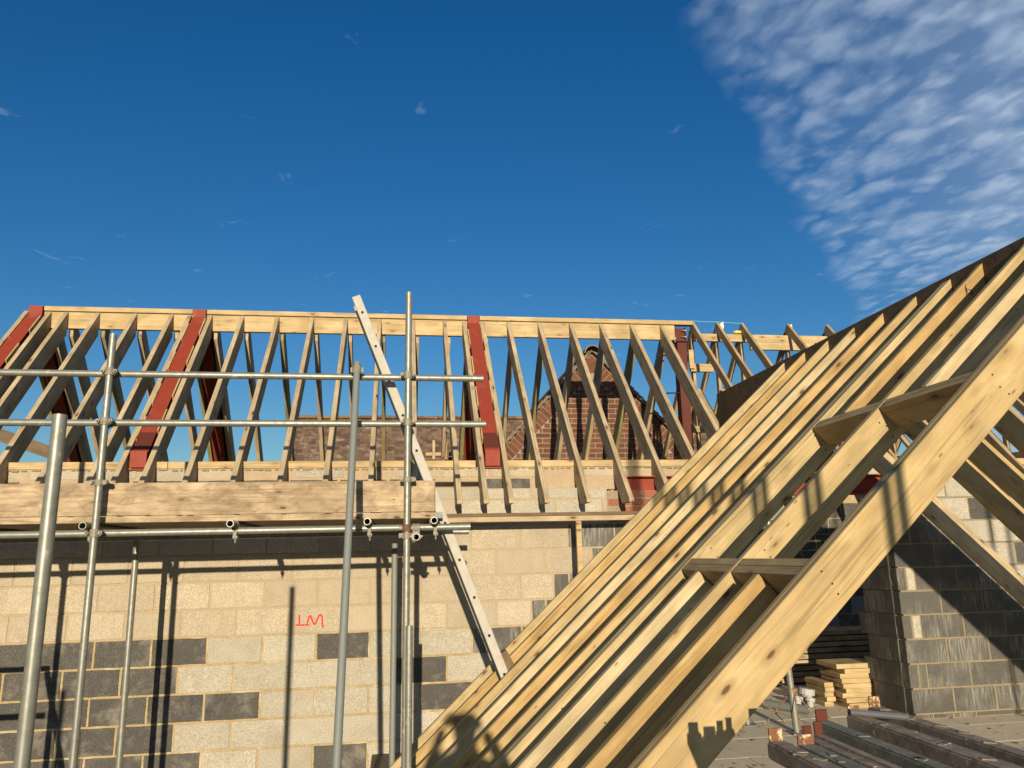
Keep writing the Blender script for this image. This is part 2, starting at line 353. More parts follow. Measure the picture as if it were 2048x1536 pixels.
darkrange = {3: [(-99, 7), (11, 13), (17, 99)], 4: [(-99, 6), (14, 16), (18, 99)], 5: [(-99, 9), (15, 17), (18, 99)], 6: [(-99, 6), (17.5, 99)],
             7: [(-99, 7), (11, 13), (17, 99)], 8: [(-99, 6)], 9: [(-99, 9)], -1: [(21, 99)], 0: [(21.9, 99)], 1: [(20.3, 99)], 2: [(19, 99)]}
JL = 2.55                                                     # left jamb of the opening
for k in range(-1, 10):
    z1 = Z0 - .225 * k; z0 = z1 - .225
    n = -5 + (k % 2) * 1
    if (n % 2 != 0) != (k % 2 != 0): n += 1
    while True:
        xa, xb = X0 + .225 * n, X0 + .225 * (n + 2)
        if xa > JL - .05: break
        xb = min(xb, JL)
        cuts = [xa, xb]
        if k == 1 and n == 19: cuts = [xa, X0 + .225 * 20.35, xb]
        if k == 2 and n == 18: cuts = [xa, X0 + .225 * 19.4, xb]
        if k == 0 and n == 20: cuts = [xa, X0 + .225 * 21.9, xb]
        for a, b in zip(cuts[:-1], cuts[1:]):
            c = ((a + b) / 2 - X0) / .225
            dk = any(lo <= c <= hi for lo, hi in darkrange.get(k, []))
            m = (BBLK if c > 17 and k < 4 else BDARK) if dk else (BWARM if k <= 2 else BPALE)
            block(a, b, z0, z1, m)
        n += 2
# mortar: slabs standing slightly behind the block faces
box('mortar', -4.6, JL - .003, YW + .0048, YW + .094, Z0 - .225 * 3, Z0 + .225, MORTP, wall, 0)
box('mortar', -4.6, JL - .003, YW + .0055, YW + .094, -.60, Z0 - .225 * 3, MORT, wall, 0)
# two cut courses above, then the set-back inner leaf that carries the wall plate
for zr in ((1.876, 2.100, 0), (2.100, 2.212, 1)):
    x = -4.4 + .225 * zr[2]
    while x < 1.95:
        block(x, min(x + .45, 1.955), zr[0], zr[1], BPALE if (zr[2] or x > .2) else BWARM); x += .45
box('mortar', -4.6, 1.955, YW + .004, YW + .094, 1.876, 2.207, MORTP, wall, 0)
BOR = bmat_mesh(.205, .062, BRKO)
for r in range(4):
    for q in range(3):
        x = 1.965 + q * .225 + (.1125 if r % 2 else 0); z = 1.885 + r * .075
        if x + .2 > JL + .05: continue
        o = link('brick', BOR, None, wall); place(o, Matrix.Translation((x + .1075, YW + .05, z + .0325)))
box('mortar', 1.957, JL, YW + .006, YW + .094, 1.877, 2.175, MORTG, wall, 0)
YI = YW + .112
for (a, b, za, zb) in ((-4.6, JL, 2.205, 2.318), (-4.6, 9.5, 2.322, 2.415)):
    x = a + random.uniform(0, .1)
    while x < b:
        L = .44
        m = random.choice((BWARM, BWARM, BPALE)) if za > 2.3 else (BDARK if x < 1.35 else (BPALE if x < 1.7 else BGREY))
        if random.random() < .93: block(x, min(x + L, b), za, zb, m, YI + random.uniform(0, .006))
        x += .45
box('mortar', -4.6, JL, YI + .004, YI + .094, 2.20, 2.416, MORTP, wall, 0)
box('mortar', JL, 9.5, YI + .004, YI + .094, 2.318, 2.416, MORTP, wall, 0)
# ragged mortar squeezed out under the plate
bm = bmesh.new(); rr = random.Random(3)
x = -4.4
while x < 7.5:
    L = rr.uniform(.012, .06); h = rr.uniform(.004, .016); addbox(bm, (x + L / 2, YI - .003 + rr.uniform(0, .004), 2.410 - h / 2), (L, .02, h), Matrix.Rotation(rr.uniform(-.05, .05), 3, 'Y')); x += L + rr.uniform(-.01, .05)
sq = link('squeezed_mortar', mesh(bm, 'squeezed_mortar'), MORTD, wall); sq.matrix_local = Matrix.Translation((0, -YW, 0)); sq['kind'] = 'stuff'
# right of the opening: dark pier inside the roof line, pale blocks outside it
ZR0 = 1.623; XP = 4.825
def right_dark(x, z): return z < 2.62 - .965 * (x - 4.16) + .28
for k in range(-3, 8):
    z1 = ZR0 - .225 * k; z0 = max(z1 - .225, 0.0)
    if z1 > 2.32: z1 = 2.312
    if z1 - z0 < .03: continue
    x = XP; first = True; off = .445 if k % 2 == 0 else .207
    segs = [XP]
    if k in (1, 3): segs += [XP + .105, XP + .20]
    elif k == 5: segs += [XP + .11, XP + .20]
    nx = XP + off
    while nx < 9.4: 
        if nx - segs[-1] > .06: segs.append(nx)
        nx += .45
    for i, (a, b) in enumerate(zip(segs[:-1], segs[1:])):
        c = (a + b) / 2; zc = (z0 + z1) / 2
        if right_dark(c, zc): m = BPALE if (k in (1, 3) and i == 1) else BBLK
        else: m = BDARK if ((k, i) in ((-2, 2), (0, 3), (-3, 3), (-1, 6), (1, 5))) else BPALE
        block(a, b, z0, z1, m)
box('mortar', XP + .03, 9.4, YW + .005, YW + .094, 0.0, 2.312, MORTD, wall, 0)
# returns of the pier (the jamb one sees from the left)
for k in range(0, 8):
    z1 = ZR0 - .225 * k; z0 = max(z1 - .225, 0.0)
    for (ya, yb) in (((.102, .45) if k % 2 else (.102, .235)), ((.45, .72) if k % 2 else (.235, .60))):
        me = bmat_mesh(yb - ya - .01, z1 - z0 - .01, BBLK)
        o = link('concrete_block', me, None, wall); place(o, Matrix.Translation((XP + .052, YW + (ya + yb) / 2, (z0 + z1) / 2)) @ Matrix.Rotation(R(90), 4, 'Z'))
box('mortar', XP + .008, XP + .096, YW + .096, YW + .60, 0, ZR0, MORTD, wall, 0)
# lintel: red oxide beam over the opening
def ibeam(bm, L, w, d, tf, tw):
    addbox(bm, (L / 2, 0, d / 2 - tf / 2), (L, w, tf)); addbox(bm, (L / 2, 0, -d / 2 + tf / 2), (L, w, tf)); addbox(bm, (L / 2, 0, 0), (L, tw, d - 2 * tf + .001))
bm = bmesh.new(); ibeam(bm, 2.95, .14, .195, .011, .008)
o = link('steel_lintel', mesh(bm, 'steel_lintel'), REDOX, wall); place(o, Matrix.Translation((2.18, YW + .075, 2.216)))
# red spray marks
def ribbon(pts, w, name, mat, parent, y):
    bm = bmesh.new(); P = [Vector((p[0], p[1])) for p in pts]; L = []
    for i, p in enumerate(P):
        d = (P[min(i + 1, len(P) - 1)] - P[max(i - 1, 0)]).normalized(); n = Vector((-d.y, d.x)) * w / 2 * (1 + .25 * math.sin(i * 2.1))
        L.append((p + n, p - n))
    vv = [(bm.verts.new((a.x, y, a.y)), bm.verts.new((b.x, y, b.y))) for a, b in L]
    for (a, b), (c, d) in zip(vv[:-1], vv[1:]): bm.faces.new((a, b, d, c))
    r = bmesh.ops.extrude_face_region(bm, geom=list(bm.faces)); 
    for v in r['geom']:
        if isinstance(v, bmesh.types.BMVert): v.co.y += .004
    bmesh.ops.recalc_face_normals(bm, faces=bm.faces)
    o = link(name, mesh(bm, name), mat, parent); place(o, Matrix()); return o
def curve(pts, n=6):
    out = []; P = [Vector(p) for p in pts]
    for i in range(len(P) - 1):
        p0, p1, p2, p3 = P[max(i - 1, 0)], P[i], P[i + 1], P[min(i + 2, len(P) - 1)]
        for k in range(n):
            t = k / n; out.append(.5 * ((2 * p1) + (p2 - p0) * t + (2 * p0 - 5 * p1 + 4 * p2 - p3) * t * t + (3 * p1 - p0 - 3 * p2 + p3) * t ** 3))
    out.append(P[-1]); return out
ribbon(curve([(-.842, 1.132), (-.838, 1.09), (-.838, 1.052)]), .014, 'paint_mark', PAINTR, wall, YW - .004)
ribbon(curve([(-.868, 1.050), (-.82, 1.047), (-.755, 1.048)]), .013, 'paint_mark', PAINTR, wall, YW - .0045)
ribbon(curve([(-.772, 1.060), (-.762, 1.10), (-.748, 1.122), (-.730, 1.085), (-.712, 1.052), (-.700, 1.06), (-.685, 1.10), (-.667, 1.128), (-.650, 1.115), (-.643, 1.06), (-.636, 1.022)]), .0135, 'paint_mark', PAINTR, wall, YW - .005)

# ------------------------------------------------------------------ main roof frame
roof = thing('roof_frame', 'open rafter roof frame with pale ridge board standing on the block wall', 'roof frame', (0, 8.95, 2.42))
YR = 8.93; TY0, TZ0, TY1, TZ1 = 6.78, 2.075, YR, 4.388
ang = math.atan2(TZ1 - TZ0, TY1 - TY0)
def main_rafter(x, front=True, name='rafter', w=.046, dep=.190, mat=WRAFT):
    L = math.hypot(TY1 - TY0, TZ1 - TZ0); t = math.tan(ang)
    # local x runs up the slope along the top face, local y is the outward normal
    tip = .030; c, s = math.cos(ang), math.sin(ang)
    lv = (dep - tip * c) / s                                # level soffit cut back to the underside
    poly = [(0, 0), (-tip * s, -tip * c)]
    q = (-tip * s + lv * c, -tip * c - lv * s); poly.append(q)
    poly += [(L - dep * t, -dep), (L, 0)]
    if front:
        m = frame((x, TY0, TZ0), (0, c, s), (0, -s, c))
    else:
        yb = 2 * (YR + .0235)
        m = frame((x, yb - TY0, TZ0), (0, -c, s), (0, s, c)); q0 = .50
        poly = [(q0, 0), (q0, -dep), (L - dep * t, -dep), (L, 0)]
    return prism(name, poly, w, m, mat, roof)
RX = [-4.145, -3.905, -3.722, -3.39, -2.992, -2.598, -2.402, -2.168, -1.82, -1.425, -1.031, -.641, -.246, .15, .53, .764, .986, 1.31, 1.692, 2.08, 2.468, 2.86, 3.25]
for i, x in enumerate(RX):
    main_rafter(x + random.uniform(-.003, .003), True)
    main_rafter(x + (.052 if i % 2 else .048), False, mat=WGREEN if i % 3 == 0 else WRAFT)
ridge_segs = [(-3.955, -2.36), (-2.212, .803), (.949, 3.42)]
for a, b in ridge_segs:
    box('ridge_board', a, b, YR, YR + .047, 4.192, 4.384, WRIDGE, roof)
    box('ridge_capping', a + .004, b - .004 if b < 3 else 3.655, YR - .030, YR + .06, 4.386, 4.440, WRIDGE, roof)
for a, b in ((-5.0, -2.05), (-2.046, .72), (.995, 3.3), (3.304, 6.1), (6.104, 9.3)):
    box('wall_plate', a, b, YI - .004, YI + .094, 2.418, 2.482, WRIDGE, roof)
box('wall_plate', -5.0, 9.3, 10.70, 10.80, 2.418, 2.482, WRIDGE, roof)
# red oxide steel rafters
def steel_rafter(x, front=True):
    c, s = math.cos(ang), math.sin(ang); d = .165; L = math.hypot(TY1 - TY0, TZ1 - TZ0)
    s0 = (7.235 - TY0) / c
    bm = bmesh.new(); ibeam(bm, L - s0 - .012, .142, d, .010, .007)
    for q in (.02, .34): addbox(bm, (q, 0, 0), (.012, .14, d - .021))
    o = link('steel_rafter', mesh(bm, 'steel_rafter'), REDOX, roof)
    p = Vector((x, TY0, TZ0)) + Vector((0, c, s)) * s0 + Vector((0, -s, c)) * (-d / 2 + .002)
    if front: m = frame(p, (0, c, s), (-1, 0, 0))
    else: m = frame((p.x, 2 * (YR + .0235) - p.y, p.z), (0, -c, s), (1, 0, 0))
    place(o, m)
    # pale packers between steel and timbers
    for side in (-1, 1):
        for q in (.85, 1.4, 2.0, 2.6):
            qq = q + (.12 if side > 0 else 0)
            if front: b = beam('packer', (x + side * .079, TY0 + qq * c + .02 * s, TZ0 + qq * s - .02 * c), (x + side * .079, TY0 + (qq + .33) * c + .02 * s, TZ0 + (qq + .33) * s - .02 * c), .012, .07, WRIDGE, o, (0, -s, c), .001)
    if front:
        box('ridge_plate', x - .0715, x + .0715, YR - .045, YR + .09, 4.300, 4.436, REDOX, roof, .002)
        box('foot_plate', x - .0705, x + .0705, 7.205, 7.222, 2.425, 2.575, REDOX, roof, .002)
        box('bearing_plate', x - .085, x + .085, YI - .03, YI + .12, 2.405, 2.420, REDOX, roof)
        beam('splice_plate', (x, TY0 + .72 * c - .002 * s, TZ0 + .72 * s + .002 * c), (x, TY0 + .95 * c - .002 * s, TZ0 + .95 * s + .002 * c), .136, .006, REDDK, o, (0, -s, c), .001)
for x in (-4.032, -2.286, .877): steel_rafter(x, True); steel_rafter(x + .04, False)
# timber bits inside: a sloping plank, a short frame
beam('brace', (-5.2, 10.30, 3.30), (-4.30, 10.30, 2.97), .05, .15, WDARK, roof)  # dark timber colour stands in for the shade on this plank's underside
box('noggin', .35, .62, 10.28, 10.33, 2.915, 2.96, WRIDGE, roof); box('noggin', .66, 1.42, 10.28, 10.33, 2.915, 2.965, WRIDGE, roof)
box('noggin', .30, 1.45, 10.345, 10.39, 2.86, 2.905, WDARK, roof); box('noggin', .575, .635, 10.24, 10.275, 2.86, 3.24, WTRUSS, roof)
box('noggin', .44, .475, 10.24, 10.275, 2.86, 3.12, WRAFT, roof)

# ------------------------------------------------------------------ steel column at the end of the ridge
colm = thing('steel_column', 'dark red steel column with bolted head plate at the end of the ridge', 'column', (3.50, 9.0, 0))
bm = bmesh.new(); addbox(bm, (0, 0, 2.08), (.010, .12, 4.16)); addbox(bm, (-.055, 0, 2.08), (.010, .13, 4.16)); addbox(bm, (.055, 0, 2.08), (.010, .13, 4.16))
addbox(bm, (0, -.068, 2.08), (.118, .008, 4.16))
link('post', mesh(bm, 'post'), REDDK, colm)
bm = bmesh.new(); addbox(bm, (-.02, -.05, 4.265), (.17, .012, .17)); addbox(bm, (.058, -.06, 4.265), (.014, .06, .18)); addbox(bm, (-.02, -.03, 4.176), (.20, .13, .014)); addbox(bm, (.02, .03, 4.265), (.09, .13, .16))
hpl = link('head_plate', mesh(bm, 'head_plate'), REDDK, colm)
bmb = bmesh.new(); addcyl(bmb, (0, 0, 0), (.05, 0, 0), .008, 8); addcyl(bmb, (.042, 0, 0), (.056, 0, 0), .015, 6); BM = mesh(bmb, 'bolt')
for z in (4.315, 4.232):
    o = link('bolt', BM, BOLT, hpl); o.location = (.002, -.078, z)
o = link('bolt', BM, BOLT, hpl); o.matrix_local = Matrix.Translation((-.085, -.075, 4.16)) @ Matrix.Rotation(R(-90), 4, 'Y')
for z, L in ((4.00, .34), (3.52, .30)):
    bm = bmesh.new(); addcyl(bm, (-.02, -.05, 0), (-L, -.05, -.012), .008, 8); addcyl(bm, (-L + .005, -.05, 0), (-L + .005, -.05, -.06), .006, 8); addcyl(bm, (-.05, -.05, 0), (.14, -.05, .004), .010, 8)
    o = link('tie_rod', mesh(bm, 'tie_rod'), BLACKP, colm); o.location = (0, 0, z)

# ------------------------------------------------------------------ trussed roof to the right of the column
tru = thing('trussed_roof', 'row of slender roof trusses with pale binder boards beyond the red column', 'roof trusses', (5.5, 8.95, 2.42))
def truss(x):
    c, s = math.cos(ang), math.sin(ang); z1 = 4.44; y0 = 6.95; L = (YR - y0) / c
    for sg in (1, -1):
        d = .097; poly = [(0, 0), (L, 0), (L - d * math.tan(ang), -d), (.05, -d)]
        m = frame((x, YR - (YR - y0) if sg > 0 else YR + (YR - y0), z1 - L * s), (0, c * sg, s), (0, -s * sg, c))
        prism('truss_rafter', poly, .036, m, WTRUSS, tru)
    box('king_post', x - .018, x + .018, YR + .055, YR + .125, 2.5, 4.34, WTRUSS, tru)
    beam('truss_web', (x, YR + .02, 3.55), (x, YR + .95, 2.55), .035, .07, WTRUSS, tru, (1, 0, 0)); beam('truss_web', (x, YR - .02, 3.55), (x, YR - .95, 2.55), .035, .07, WTRUSS, tru, (1, 0, 0))
    box('ceiling_tie', x - .0175, x + .0175, 7.3, 10.6, 2.485, 2.58, WTRUSS, tru)
for x in (3.665, 3.992, 4.326, 4.956, 5.50, 5.88, 6.28, 6.68, 7.08, 7.5, 7.9): truss(x)
box('binder', 3.655, 5.62, YR + .006, YR + .051, 4.188, 4.285, WRIDGE, tru)
box('binder', 4.42, 5.30, YR + .004, YR + .051, 4.088, 4.186, WRIDGE, tru)
box('binder', 3.60, 3.90, YR + .006, YR + .051, 3.79, 3.89, WRIDGE, tru)
box('binder', 3.575, 3.640, YR - .03, YR + .016, 3.82, 4.06, WRIDGE, tru); box('binder', 3.55, 3.80, YR + .006, YR + .051, 3.02, 3.10, WTRUSS, tru)
for x, z in ((4.012, 4.345), (4.94, 4.335)):
    bm = bmesh.new(); v = [bm.verts.new(p) for p in ((0, 0, .06), (.045, -.03, .09), (.05, -.03, .01), (.012, 0, -.07))]; f = bm.faces.new(v)
    r = bmesh.ops.extrude_face_region(bm, geom=[f]); [setattr(q.co, 'y', q.co.y + .002) for q in r['geom'] if isinstance(q, bmesh.types.BMVert)]
    bmesh.ops.recalc_face_normals(bm, faces=bm.faces)
    o = link('paper_tag', mesh(bm, 'paper_tag'), WHITEP, tru); place(o, Matrix.Translation((x, YR - .01, z)))
bm = bmesh.new(); q0 = Vector((3.67, 8.92, 4.446))
for a, b in (((3.665, 8.925, 4.447), (3.83, 8.92, 4.436)), ((3.83, 8.92, 4.436), (3.992, 8.925, 4.441)), ((3.992, 8.925, 4.441), (4.16, 8.92, 4.431)), ((4.16, 8.92, 4.431), (4.33, 8.925, 4.425))): addcyl(bm, a, b, .0028, 6)
tag(link('string_line', mesh(bm, 'string_line'), STR), 'thin cyan string line tied between the first truss peaks', 'string line')
bm = bmesh.new(); addbox(bm, (4.262, 8.945, 4.314), (.085, .05, .034)); addcyl(bm, (4.225, 8.945, 4.318), (4.205, 8.945, 4.312), .014, 8); bmesh.ops.bevel(bm, geom=list(bm.edges), offset=.006, segments=2, affect='EDGES')
tag(link('hand_tool', mesh(bm, 'hand_tool'), YEL), 'small yellow hand tool left lying on the binder board', 'tool')

# ------------------------------------------------------------------ wing roof in front (ridge runs towards the viewpoint at x = 3.5)
wing = thing('wing_roof_frame', 'large pale timber roof frame with two doubled trimmers and a deep brown ridge', 'roof frame', (3.5, 5.0, 0))
WA = R(42.4); wc, ws = math.cos(WA), math.sin(WA); WZ = 3.263; WX = 3.478
def wing_left(y, dep=.18, w=.044, s0=0.0, s1=4.86, mat=WFRESH, name='rafter'):
    """left slope: local x runs down the slope, local y outwards"""
    t = math.tan(WA)
    head = [(s0 + dep * t, -dep), (s0, 0)] if s0 < .01 else [(s0, -dep), (s0, 0)]
    if s1 > 4.8:
        lv = dep / ws
        foot = [(s1, 0), (s1 - lv * wc, -lv * ws)]
    else: foot = [(s1, 0), (s1, -dep)]
    return prism(name, head + foot, w, frame((WX, y + w / 2, WZ), (-wc, random.uniform(-.0022, .0022) if s1 > 4.8 and s0 < .01 and y > 4.4 else 0, -ws), (-ws, 0, wc)), mat, wing, .003)
for y, m_ in ((6.40, WFRESH), (6.03, WHONEY), (5.655, WFRESH), (5.285, WPALE), (4.915, WHONEY), (4.545, WFRESH), (4.25, WPALE), (3.55, WFRESH)): wing_left(y + random.uniform(-.004, .004), mat=m_)
s_up = (WX - 2.465) / wc; s_lo = (WX - 1.615) / wc
wing_left(4.206)                                            # doubled trimmer
wing_left(2.888, .185, .036); wing_left(2.851, .185, .036)
for y in (3.93, 3.245):
    wing_left(y, s1=s_up - .002, mat=WHONEY if y > 3.5 else WPALE); wing_left(y, s0=s_lo + .094, mat=WPALE if y > 3.5 else WHONEY)
# doubled trimming pieces of the roof-window opening (run along y)
def header(s, y0, y1, w, dep, name='trimmer'):
    p = Vector((WX, 0, WZ)) + Vector((-wc, 0, -ws)) * s + Vector((-ws, 0, wc)) * (-dep / 2 - .002)
    return beam(name, (p.x, y0, p.z), (p.x, y1, p.z), w, dep, WFRESH, wing, (-ws, 0, wc))
for k in range(2):
    for (a, b) in ((2.926, 3.548), (3.596, 4.204)):
        header(s_up + .016 + k * .037, a, b, .035, .135); header(s_lo + .02 + k * .047, a, b, .045, .16)
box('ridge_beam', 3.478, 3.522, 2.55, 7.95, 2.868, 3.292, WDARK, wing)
box('ridge_beam', 3.752, 3.794, 2.55, 7.70, 2.90, 3.296, WDARK, wing)  # unseen second ridge, added to carry the right slope set off for its shadow
RA = R(44.0); rc, rs = math.cos(RA), math.sin(RA)  # right slope stands clear of the true ridge to place its cast shadow
for y in (6.75, 5.93, 5.56, 5.05, 4.62, 4.2, 3.78, 3.36, 2.95):
    dep = .205; L = 4.55; t = math.tan(RA)
    prism('rafter', [(dep * t, -dep), (0, 0), (L, 0), (L - dep / rs * rc, -dep)], .045, frame((3.795, y + .0225, 3.29), (rc, 0, -rs), (rs, 0, rc)), WRAFT if y > 6 else WFRESH, wing, .003)
box('sole_plate', 6.88, 7.22, 2.8, 6.95, .002, .060, WFRESH, wing)
# scribbled pencil mark on a rafter
zz0 = Vector((WX, 3.93, WZ)) + Vector((-wc, 0, -ws)) * .20
pts = [(0, -.012), (-.030, -.055), (-.012, -.022), (-.045, -.060), (-.020, -.030), (.004, -.062), (-.008, -.085), (-.030, -.070)]
bm = bmesh.new()
for a, b in zip(pts[:-1], pts[1:]):
    A = zz0 + Vector((-wc, 0, -ws)) * (-a[0]) + Vector((-ws, 0, wc)) * a[1]; B = zz0 + Vector((-wc, 0, -ws)) * (-b[0]) + Vector((-ws, 0, wc)) * b[1]
    A.y = B.y = 3.9290; addcyl(bm, A, B, .0022, 6)
o = link('pencil_mark', mesh(bm, 'pencil_mark'), HAIR, wing); place(o, Matrix())

# ------------------------------------------------------------------ timber eaves frame standing off the wall
ef = thing('eaves_frame', 'slim timber bearer with one upright, level along the wall under the rafter feet', 'timber frame', (1.0, 6.84, 0))
box('bearer', .22, 2.30, 6.825, 6.870, 1.886, 1.931, WRAFT, ef); box('bearer', .20, 2.30, 6.845, 6.892, 1.933, 1.964, WDARK, ef)
box('upright', 1.572, 1.620, 6.828, 6.868, 0.0, 1.884, WRIDGE, ef)

# ------------------------------------------------------------------ scaffold
scf = thing('scaffold', 'galvanised tube scaffold with two guard rails in front of the block wall', 'scaffold', (-1.0, 5.6, 0))
YS, YL = 5.55, 5.612
tube('standard', (-1.994, YS, -.62), (-1.994, YS, 3.175), GALV, scf); tube('standard', (.058, YS, -.62), (.062, YS, 3.54), GALV, scf)
tube('standard', (-2.88, YS, -.62), (-2.88, YS, 3.2), GALV, scf); tube('standard', (-4.4, YS, -.62), (-4.4, YS, 3.2), GALV, scf)
tube('standard', (-2.015, 6.5, -.62), (-2.020, 6.5, 1.77), GALV, scf); tube('standard', (-.030, 6.5, -.62), (-.026, 6.5, 1.712), GALVD, scf)
tube('standard', (.079, 5.452, 0), (.080, 5.452, 1.150), GALV, scf)
tube('guard_rail', (-4.9, YL, 2.908), (.620, YL, 2.897), GALV, scf); tube('guard_rail', (-4.9, YL, 2.556), (.634, YL, 2.551), GALV, scf)
tube('ledger', (-4.9, YL, 1.795), (.512, YL, 1.806), GALV, scf); tube('ledger', (-4.9, 6.44, 1.79), (.575, 6.44, 1.797), GALV, scf)
tube('brace', (-.311, 4.03, -.60), (-.307, 5.535, 2.985), GALVD, scf)
TX = (-2.90, -2.045, -1.118, -.212, .248)
for x in TX: tube('transom', (x, 5.470, 1.8465), (x, 6.85, 1.8465), GALV, scf)
tube('transom', (.124, 5.455, 1.735), (.124, 6.62, 1.735), GALV, scf)
bm = bmesh.new()                                            # right-angle coupler: one shell on each tube, bolts, nuts
addring(bm, (0, 0, 0), (0, 0, 1), .0245, .033, .052); addring(bm, (0, .062, 0), (1, 0, 0), .0245, .033, .052)
addbox(bm, (0, .031, 0), (.046, .03, .05))
for s in (-1, 1):
    addbox(bm, (s * .036, .006, 0), (.018, .014, .036))
bmb = bmesh.new(); addcyl(bmb, (0, -.012, .0), (0, .042, 0), .006, 8); addcyl(bmb, (0, -.028, 0), (0, -.010, 0), .015, 6); addcyl(bmb, (0, -.044, 0), (0, -.026, 0), .007, 8); CB = mesh(bmb, 'bolt'); CB.materials.append(COUP)
def bolts(c):
    for p in ((.042, 0, 0), (-.042, 0, 0), (0, .042, .036), (0, .042, -.036)):
        b = link('bolt', CB, None, c); b.location = p
CM = mesh(bm, 'coupler'); CM.materials.append(COUP); CMR = CM.copy(); CMR.materials[0] = COUPR
for x in (-1.994, .060, -2.88, -4.4):
    for z in (2.903, 2.554, 1.80):
        o = link('coupler', CMR if (x == .060 and z < 2) else CM, None, scf); place(o, Matrix.Translation((x, YS, z))); bolts(o)
bm = bmesh.new(); addring(bm, (0, 0, 0), (0, 0, 1), .0245, .032, .040)
for s in (-1, 1): addbox(bm, (s * .042, -.004, 0), (.026, .02, .034)); addcyl(bm, (s * .044, -.03, .0), (s * .044, .03, 0), .007, 8); addcyl(bm, (s * .044, -.034, 0), (s * .044, -.016, 0), .014, 6)
addring(bm, (.044, -.030, 0), (0, 1, 0), .010, .016, .01)
LC = mesh(bm, 'loose_coupler'); LC.materials.append(COUP)
for x, z in ((-1.994, 2.135), (.060, 2.140), (.060, 1.748)):
    o = link('coupler', LC, None, scf); place(o, Matrix.Translation((x, YS, z)))
o = link('coupler', CM, None, scf); place(o, Matrix.Translation((-.307, 5.515, 2.930)))
o = link('coupler', CM, None, scf); place(o, Matrix.Translation((.124, 5.53, 1.735)) @ Matrix.Rotation(R(90), 4, 'X'))
bm = bmesh.new(); addring(bm, (0, .02, .0515), (0, 1, 0), .0245, .028, .03); addbox(bm, (.014, -.030, .0), (.022, .008, .085), Matrix.Rotation(.12, 3, 'Y')); addbox(bm, (.016, -.005, -.034), (.03, .055, .014))
addcyl(bm, (.016, -.024, -.02), (.016, -.024, -.075), .006, 8); addcyl(bm, (.016, -.024, -.038), (.016, -.024, -.052), .013, 6)
HC = mesh(bm, 'putlog_clip'); HC.materials.append(COUP)
for x in TX: o = link('putlog_clip', HC, None, scf); place(o, Matrix.Translation((x, YL, 1.795)))
# boards
tag(box('toe_board', -4.7, .262, 5.648, 5.686, 1.9180, 2.142, WBOARD), 'stained toe board on edge along the outer side of the scaffold', 'board')
ends = (.314, .300, .285, .322, .295)
lbls = ('outermost scaffold deck board, under the toe board, with a metal banded end', 'scaffold deck board lying just behind the toe board', 'middle board of the scaffold deck', 'scaffold deck board second from the block wall', 'scaffold deck board lying nearest the block wall')
for i in range(5):
    y = 5.640 + i * .231
    b = box('scaffold_board', -4.7, ends[i], y, y + .225, 1.8705, 1.9125, WBOARD); tag(b, lbls[i], 'board', 'boards of the scaffold deck')
    e = box('end_band', ends[i] - .052, ends[i] + .0015, y - .0015, y + .2265, 1.8695, 1.9135, GALVD, b, .0005)
near = tube('scaffold_tube', (-1.202, 2.905, -.62), (-1.196, 2.905, 2.122), GALV); tag(near, 'thick-looking free standing galvanised tube, well in front of the scaffold', 'scaffold tube')

# ------------------------------------------------------------------ ladder
lad = thing('ladder', 'pale aluminium ladder leaning past the end of the scaffold deck', 'ladder', (.9, 5.87, 0))
A, B = Vector((-.340, 0, 3.571)), Vector((.771, 0, .738)); d = (B - A).normalized(); B2 = A + d * ((A.z - .02) / -d.z)
for y, nm in ((5.757, 'stile'), (5.985, 'stile')):
    o = beam(nm, (A.x, y, A.z), (B2.x, y, B2.z), .030, .066, ALU, lad, (-d.z, 0, d.x), .004)
    if y < 5.8: fst = o
bm = bmesh.new(); addcyl(bm, (0, -.135, 0), (0, .135, 0), .0145, 12); RM = mesh(bm, 'rung'); RM.materials.append(ALU)
bm = bmesh.new(); addcyl(bm, (0, -.0008, 0), (0, .0008, 0), .0105, 12); HM = mesh(bm, 'rung_socket'); HM.materials.append(HOLE)
bm = bmesh.new(); addring(bm, (0, 0, 0), (0, 1, 0), .0105, .0155, .004); FM = mesh(bm, 'rung_ferrule'); FM.materials.append(ALU)
q = .143; i = 0
while q < 3.75:
    P = A + d * q
    o = link('rung', RM, None, lad); place(o, Matrix.Translation((P.x, 5.877, P.z)))
    s = link('rung_socket', HM, None, fst); place(s, Matrix.Translation((P.x, 5.7412, P.z))); f = link('rung_ferrule', FM, None, fst); place(f, Matrix.Translation((P.x, 5.741, P.z)))
    q += .2862
tag(beam('timber_offcut', (.985, 5.90, .509), (.762, 5.90, .910), .10, .062, WDARK, None, (1, 0, .5)), 'dark timber offcut wedged beside the ladder foot between two rafters', 'offcut')

